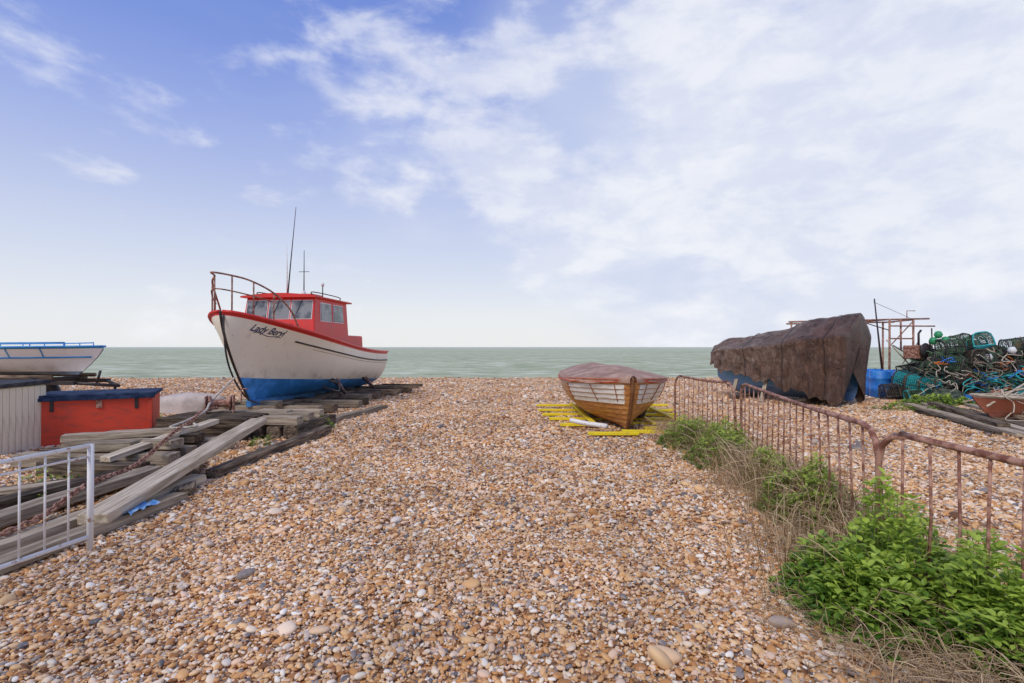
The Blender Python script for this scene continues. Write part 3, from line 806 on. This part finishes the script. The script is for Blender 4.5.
def heap(name,cx,cy,wx,wy,h,mat,seed,n=34,rough=.35):
    rows=[]
    for i in range(n+1):
        r=[]
        for j in range(n+1):
            u=i/n*2-1; v_=j/n*2-1; rr=min(1,math.sqrt(u*u+v_*v_))
            z=h*(1-rr**2.2)*(1+rough*1.5*noise.noise(Vector((u*3,v_*3,seed))))+h*rough*.6*noise.noise(Vector((u*9,v_*9,seed)))*(1-rr)
            r.append((cx+u*wx+.05*noise.noise(Vector((u*12,v_*12,seed))),cy+v_*wy,max(-.05,z)))
        rows.append(r)
    return loft(name,rows,mat,flip=True)
M_heap=pmat('heaped_net',(.03,.045,.035),(.16,.19,.13),.95,14,.4,.6,(1,1,1),1.,.06,20)
M_teal_h=pmat('heaped_teal_net',(.02,.12,.13),(.05,.34,.34),.95,14,.4,.6,(1,1,1),1.,.06,22)
heap('fishing_net_heap',14.8,16.5,3.1,1.3,1.45,M_heap,3)
heap('fishing_net_heap',12.2,14.5,.9,.5,.40,M_heap,8)
heap('fishing_net_heap',15.2,14.2,1.3,.6,.50,M_heap,12)
heap('fishing_net_heap',14.5,14.3,.7,.4,.45,M_teal_h,27)
M_pinknet=pmat('faded_red_net',(.35,.12,.08),(.5,.26,.18),.95,14,.4,.6,(1,1,1),1.,.05,25)
heap('fishing_net_heap',13.5,14.25,.55,.4,.36,M_pinknet,19)
def rope_tangle(name,cx,cy,z,w,d,hh,n,mat,r=.012):
    G=[]
    for k in range(n):
        p=Vector((cx+R.uniform(-w,w),cy+R.uniform(-d,d),z+R.uniform(0,hh))); P_=[p]
        for i in range(6):
            p=p+Vector((R.uniform(-.28,.28),R.uniform(-.2,.15),R.uniform(-.20,.08))); p.z=max(.03,p.z); P_.append(p.copy())
        G.append(tube_geo(curve(P_,5),r,5))
    V,F=merge(G); return mesh_obj(name,V,F,mat,smooth=True)
rope_tangle('teal_rope_tangle',13.9,14.55,.1,2.0,.2,1.1,26,M_teal,.015)
rope_tangle('blue_rope_tangle',14.2,14.55,.2,2.2,.2,1.2,10,M_blue,.013)
rope_tangle('orange_rope_tangle',14.2,14.55,.2,2.2,.2,1.2,10,M_orange,.013)
rope_tangle('pale_rope_tangle',13.9,14.55,.2,2.3,.25,1.3,28,M_rope,.011)
rope_tangle('green_rope_tangle',13.9,14.6,.2,2.4,.25,1.4,34,M_net,.015)
rope_tangle('brown_rope_tangle',13.9,14.6,.2,2.4,.25,1.4,20,M_wood,.012)
MP=empty('marker_dan_buoys')
for i in range(20):
    x=11.7+R.uniform(0,5.4); l=R.uniform(.7,1.4); a_=R.uniform(-1.2,1.2)
    tube('cane',[(x,15.4,1.1),(x+l*math.sin(a_),15.4,1.3+l*.62*math.cos(a_))],.018,R.choice([M_black,M_wood_l,M_wood]),MP)
M_green=pmat('green_buoy',(.03,.28,.10),(.05,.35,.14),.5)
for i,(x,z) in enumerate(((12.45,1.96),(12.66,1.80),(12.3,1.78),(15.6,1.75),(13.9,1.3),(15.0,.9),(14.6,1.5),(13.3,.8))):
    lathe('float',[(0,-.11),(.07,-.09),(.11,0),(.07,.09),(0,.11)],M_green if i<3 else (M_orange if i%2 else M_white),MP,(x,14.95,z))
DW=empty('boat_winch_engine',(12.0,15.2,1.25),.3)
box('housing',(0,0,.2),(.55,.4,.4),M_rust,DW,bev=.03)
lathe('flywheel',[(0,-.03),(.2,-.03),(.22,0),(.2,.03),(0,.03)],M_black,DW,(0,-.26,.25),(math.pi/2,0,0))
tube('exhaust',[(.1,0,.4),(.1,0,.75),(.2,0,.85)],.03,M_black,DW)

def crate(name,loc,rz,mat,d=(.75,.45,.25)):
    o=empty(name,loc,rz); x,y,z=d
    box('base',(0,0,.02),(x,y,.03),mat,o,bev=.004)
    for s in (-1,1):
        box('long_side',(0,s*(y/2-.012),z/2+.02),(x,.022,z),mat,o,bev=.004); box('end_side',(s*(x/2-.012),0,z/2+.02),(.022,y-.05,z),mat,o,bev=.004)
        box('rim',(0,s*(y/2),z),(x+.03,.03,.03),mat,o,bev=.004)
    return o
crate('fish_crate',(12.9,14.0,.02),.3,M_blue); crate('fish_crate',(13.3,13.6,.02),1.,M_white)
crate('fish_crate',(16.2,14.3,.02),.2,M_redbox); crate('fish_crate',(14.4,13.9,.02),.7,M_greytarp)
M_db=boat_paint('brown_boat_paint',(.30,.13,.06),(.55,.52,.45),(.12,.05,.04),.07)
small_boat('beached_brown_boat',(17.8,18.2,0),math.radians(8),5.0,1.0,1.86,1.70,1.0,M_db,M_wood_l,M_wood,wl=1.2)
o=empty('boat_trestle',(17.8,18.2,0),math.radians(8))
for x in (1.,3.8):
    for y in (-.5,.5): box('leg',(x,y,.5),(.12,.12,1.0),M_wood_d,o)
    box('beam',(x,0,1.03),(.15,1.3,.12),M_wood_d,o)
M_rd=boat_paint('red_dinghy_paint',(.46,.14,.08),(.60,.55,.48),(.24,.08,.05),.05)
small_boat('red_dinghy',(9.95,11.1,.05),math.radians(-6),3.2,.62,.52,.44,.04,M_rd,M_wood_l,M_wood_d,wl=.15)
rope_tangle('rope_on_dinghy',10.9,11.0,.42,.7,.25,.3,14,M_rope,.011)
tube('oar',[(10.0,10.8,.35),(12.0,11.6,1.0)],.022,M_wood_l); tube('oar',[(10.2,11.6,.35),(11.8,10.8,.95)],.022,M_wood_l)
T=empty('scaffold_boards')
for i,(a_,b_,w,m_) in enumerate((((10.7,13.9,.06),(8.9,8.9,.06),.22,M_wood),((11.1,13.8,.07),(9.25,9.0,.07),.2,M_wood_l),((11.4,13.5,.05),(9.5,8.6,.05),.2,M_wood_d),((10.9,13.3,.15),(9.2,9.6,.14),.2,M_wood_d),((11.5,12.9,.14),(10.3,9.6,.12),.18,M_wood),((9.9,12.5,.05),(8.7,9.2,.05),.15,M_wood_d))):
    plank('board',a_,b_,w,.07,m_,T)

# ------------------------------------------------------------------ vegetation
def leaf_mat(name,c1,c2,tr=.35):
    m,nt,b=new_mat(name); a=N(nt,'ShaderNodeAttribute',attribute_name='tint')
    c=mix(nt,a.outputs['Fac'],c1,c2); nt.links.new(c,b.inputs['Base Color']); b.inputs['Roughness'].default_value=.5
    t=N(nt,'ShaderNodeBsdfTranslucent'); nt.links.new(c,t.inputs[0]); ms=N(nt,'ShaderNodeMixShader'); ms.inputs[0].default_value=tr
    nt.links.new(b.outputs[0],ms.inputs[1]); nt.links.new(t.outputs[0],ms.inputs[2]); nt.links.new(ms.outputs[0],nt.nodes['Material Output'].inputs[0])
    return m
M_leaf=leaf_mat('green_leaf',(.08,.21,.02),(.52,.66,.10)); M_dry=leaf_mat('dry_stalk',(.26,.15,.075),(.76,.57,.34),.15)
M_leaf2=leaf_mat('weed_leaf',(.12,.20,.03),(.48,.58,.10))
def leaf(V,F,Tn,p,d,up,l,w,tint):
    d=d.normalized(); s=d.cross(up)
    if s.length<.01: s=Vector((1,0,0))
    s.normalize(); n=s.cross(d); o=len(V)
    pts=[p, p+d*l*.3+s*w*.42+n*w*.12, p+d*l*.65+s*w*.40+n*w*.10, p+d*l-n*l*.12, p+d*l*.65-s*w*.40+n*w*.10, p+d*l*.3-s*w*.42+n*w*.12, p+d*l*.33,p+d*l*.68-n*l*.03]
    V+=pts; F+=[(o,o+1,o+6),(o+1,o+2,o+7,o+6),(o+2,o+3,o+7),(o+3,o+4,o+7),(o+4,o+5,o+6,o+7),(o+5,o,o+6)]
    Tn+= [tint]*8
def leafy(name,blobs,n,lsz,mat,seed,gap=-.10):
    rr=random.Random(seed); V=[];F=[];Tn=[]
    for k in range(n):
        cx,cy,rx,ry,h=rr.choices(blobs,[b_[2]*b_[3]*b_[4] for b_ in blobs])[0]
        q=rr.uniform(0,6.28); rad=math.sqrt(rr.random())*rr.choice((1,1,1,1.15)); x=cx+rx*rad*math.cos(q); y=cy+ry*rad*math.sin(q)
        cl_=noise.noise(Vector((x*4.5,y*4.5,seed)))
        if cl_<gap and rr.random()<.8: continue
        topz=h*max(.12,(1-min(1,rad)**2.5))*(.75+.9*cl_+.25)
        z=ground_h(x,y)+topz*(1-rr.random()**2.2*.8)
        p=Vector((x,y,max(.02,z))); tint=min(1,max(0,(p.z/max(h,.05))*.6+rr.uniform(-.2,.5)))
        for i in range(rr.choice((3,4,5))):
            a_=rr.uniform(0,6.28); el=rr.uniform(-.2,.9)
            d=Vector((math.cos(a_)*math.cos(el),math.sin(a_)*math.cos(el),math.sin(el))); l=lsz*rr.uniform(.5,1.35)
            leaf(V,F,Tn,p+d*.01,d,Vector((0,0,1)),l,l*rr.uniform(.5,.75),min(1,max(0,tint+rr.uniform(-.12,.12))))
        if k%3==0:
            v,f=tube_geo([(p.x+rr.uniform(-.04,.04),p.y+rr.uniform(-.04,.04),ground_h(x,y)),p],.003,3); o=len(V); V+=v; F+=[tuple(i+o for i in ff) for ff in f]; Tn+=[.5]*len(v)
    return mesh_obj(name,V,F,mat,attrs={'tint':Tn})
def stalks(name,region,n,hmin,hmax,mat,seed,r=.0018,flat=.5):
    rr=random.Random(seed); V=[];F=[];Tn=[]
    for k in range(n):
        x,y=region(rr); g=ground_h(x,y); h=rr.uniform(hmin,hmax); a_=rr.uniform(0,6.28); ln=rr.random()**.6*flat*2*h
        p0=Vector((x,y,g-.01)); p1=p0+Vector((math.cos(a_)*ln*.3,math.sin(a_)*ln*.3,h*.6)); p2=p0+Vector((math.cos(a_)*ln+rr.uniform(-.05,.05),math.sin(a_)*ln,h*rr.uniform(.3,1.)))
        v,f=tube_geo(curve([p0,p1,p2],2),[r*1.2,r*1.1,r,r*.8,r*.4],3); o=len(V); V+=v; F+=[tuple(i+o for i in ff) for ff in f]; t=rr.random(); Tn+=[t]*len(v)
    return mesh_obj(name,V,F,mat,attrs={'tint':Tn})
leafy('green_leafy_shrub',[(2.30,3.20,.55,.48,.46),(2.62,2.75,.36,.46,.42),(2.06,2.95,.34,.38,.32),(2.75,3.65,.35,.3,.36),(2.45,2.55,.30,.28,.30)],3500,.052,M_leaf,11,-.22)
leafy('green_leafy_shrub',[(2.72,4.75,.38,.6,.36),(2.88,5.6,.34,.5,.32)],1700,.045,M_leaf2,12,-.15)
leafy('green_leafy_shrub',[(2.88,6.9,.48,.65,.38),(2.78,8.1,.48,.5,.36),(3.1,7.4,.4,.5,.42)],2000,.050,M_leaf2,13,-.15)
leafy('low_weeds',[(11.6,14.0,1.2,.5,.22),(12.8,13.4,.8,.4,.18),(9.9,13.2,.5,.3,.12),(10.6,12.6,.6,.4,.14)],1400,.07,M_leaf,14)
leafy('low_weeds',[(-3.75,10.0,.25,.3,.22),(-4.1,8.4,.15,.2,.2)],260,.05,M_leaf2,15)
leafy('low_weeds',[(-4.9,5.2,.35,.3,.10),(-5.6,6.2,.4,.2,.10),(-7.3,10.4,.5,.4,.2)],300,.045,M_leaf,16)
def reg(rr):
    y=rr.uniform(1.7,9.6); w=.42 if y>5 else .55; c_=2.93 if y>6 else (2.68 if y>4.4 else 2.42)
    return c_+rr.gauss(0,w*.55),y
stalks('dry_grass_strip',reg,6000,.06,.34,M_dry,21,.0022)
def reg2(rr):
    y=rr.uniform(1.9,3.3); return 2.12+rr.gauss(0,.30),y
stalks('dry_grass_tangle',reg2,2200,.04,.16,M_dry,22,.002,1.2)
def reg3(rr):
    k=rr.choice(((2.75,4.1),(2.9,6.2),(3.2,8.7),(2.7,5.6),(2.2,3.6),(2.8,5.0),(3.1,7.4))); return k[0]+rr.gauss(0,.18),k[1]+rr.gauss(0,.35)
stalks('dead_twigs',reg3,1300,.3,.60,M_dry,23,.0032,.35)
M_soil=pmat('leaf_litter',(.20,.12,.06),(.50,.34,.19),.95,9,.35,.7,(1,1,1),1.,.03,40)
rows=[]
for i in range(60):
    y=1.2+8.6*i/59; c_=2.97 if y>6 else (2.97-.45*(6-y)/2.6 if y>3.4 else 2.52); w=.34+.12*noise.noise(Vector((y*1.3,0,0)))
    rows.append([(c_-w*(1+.3*noise.noise(Vector((y*3,1,0))))*(1-2*j/10),y,ground_h(c_-w*(1-2*j/10),y)+(.010 if 0<j<10 else -.03)+.02*noise.noise(Vector((j*.8,y*4,0)))) for j in range(11)])
loft('soil_strip',rows,M_soil,flip=False)

# ------------------------------------------------------------------ world
w=bpy.data.worlds.new('World'); sc.world=w; w.use_nodes=True; nt=w.node_tree; bg=nt.nodes['Background']
EL,AZ=math.radians(48),math.radians(215)
sky=N(nt,'ShaderNodeTexSky',sky_type='NISHITA'); sky.sun_disc=False; sky.sun_elevation=EL; sky.sun_rotation=AZ
tc=N(nt,'ShaderNodeTexCoord'); sx_=N(nt,'ShaderNodeSeparateXYZ'); nt.links.new(tc.outputs['Generated'],sx_.inputs[0])
zc=math_n(nt,'MAXIMUM',sx_.outputs[2],0.)
grad=ramp(nt,zc,[(0,(.84,.85,.86)),(.06,(.80,.82,.86)),(.14,(.67,.72,.85)),(.25,(.50,.57,.82)),(.36,(.34,.43,.79)),(.47,(.21,.31,.73)),(.60,(.15,.25,.67)),(1,(.15,.23,.58))])
ns=N(nt,'ShaderNodeVectorMath',operation='SCALE'); nt.links.new(sky.outputs[0],ns.inputs[0]); ns.inputs['Scale'].default_value=.10
base=mix(nt,.88,ns.outputs[0],grad)
def dirnoise(sxy,sz,off,detail,rough,dist=0.):
    mp=N(nt,'ShaderNodeMapping'); mp.inputs['Scale'].default_value=(sxy,sxy,sz); mp.inputs['Location'].default_value=off
    nt.links.new(tc.outputs['Generated'],mp.inputs[0]); return noise_n(nt,mp.outputs[0],1.,detail,rough,dist)
n1=dirnoise(4.6,10.5,(3.1,0.4,1.7),10,.56,.15); n2=dirnoise(1.6,4.0,(0,2.,5.),4,.5); n3=dirnoise(9,18,(1,1,1),7,.6,.2)
def blob(px,py,r0,r1,amp):
    d=Vector((px,1,py)).normalized(); vm=N(nt,'ShaderNodeVectorMath',operation='DOT_PRODUCT'); nt.links.new(tc.outputs['Generated'],vm.inputs[0]); vm.inputs[1].default_value=d
    return mrange(nt,vm.outputs['Value'],math.cos(math.radians(r1)),math.cos(math.radians(r0)),0,amp)
tot=math_n(nt,'ADD',n1,math_n(nt,'MULTIPLY',math_n(nt,'SUBTRACT',n3,.5),.20))
for args in ((-.06,.43,2,11,.18),(-.30,.53,1,7,.15),(-.42,.34,1,7,.15),(-.25,.31,1,6,.13),(-.80,.32,1,5,.08),(.50,.42,4,15,.18),(.20,.66,3,13,.18),(.08,.28,3,11,.16),(.75,.33,6,20,.17),(-.66,.49,1,6,.06),(.30,.17,3,13,.12),(.95,.55,4,18,.14),(.8,.12,3,14,.10)):
    tot=math_n(nt,'ADD',tot,blob(*args))
puff=mrange(nt,tot,.55,.76,0,.62)
hzt=math_n(nt,'MULTIPLY',math_n(nt,'SUBTRACT',n2,.5),.9)
for args in ((.95,.28,12,38,.72),(.35,.25,5,24,.34),(.25,.70,4,18,.28),(-.1,.40,3,16,.18)):
    hzt=math_n(nt,'ADD',hzt,blob(*args))
veil=mrange(nt,hzt,.0,.75,0,.78)
vcol=mix(nt,mrange(nt,n1,.35,.65),(.60,.66,.82),(.76,.79,.88))
fin=mix(nt,veil,base,vcol)
cc=mix(nt,mrange(nt,n3,.36,.62),(.68,.72,.84),(.87,.88,.91))
fin=mix(nt,puff,fin,cc)
nt.links.new(fin,bg.inputs[0]); bg.inputs[1].default_value=1.07
sun=bpy.data.lights.new('sun','SUN'); sun.energy=2.0; sun.angle=math.radians(28); sun.color=(1,.92,.80)
so=link(bpy.data.objects.new('sun',sun))
sd_=Vector((math.sin(AZ)*math.cos(EL),math.cos(AZ)*math.cos(EL),math.sin(EL)))
so.rotation_euler=sd_.to_track_quat('Z','Y').to_euler()
# ------------------------------------------------------------------ camera
cam=bpy.data.cameras.new('camera'); cam.lens=18; cam.sensor_width=36; cam.clip_start=.05; cam.clip_end=60000
co=link(bpy.data.objects.new('camera',cam)); co.location=(0,0,1.6); co.rotation_euler=(math.radians(90.615),0,0)
sc.camera=co
sc.view_settings.view_transform='Standard'; sc.view_settings.look='None'; sc.view_settings.exposure=0
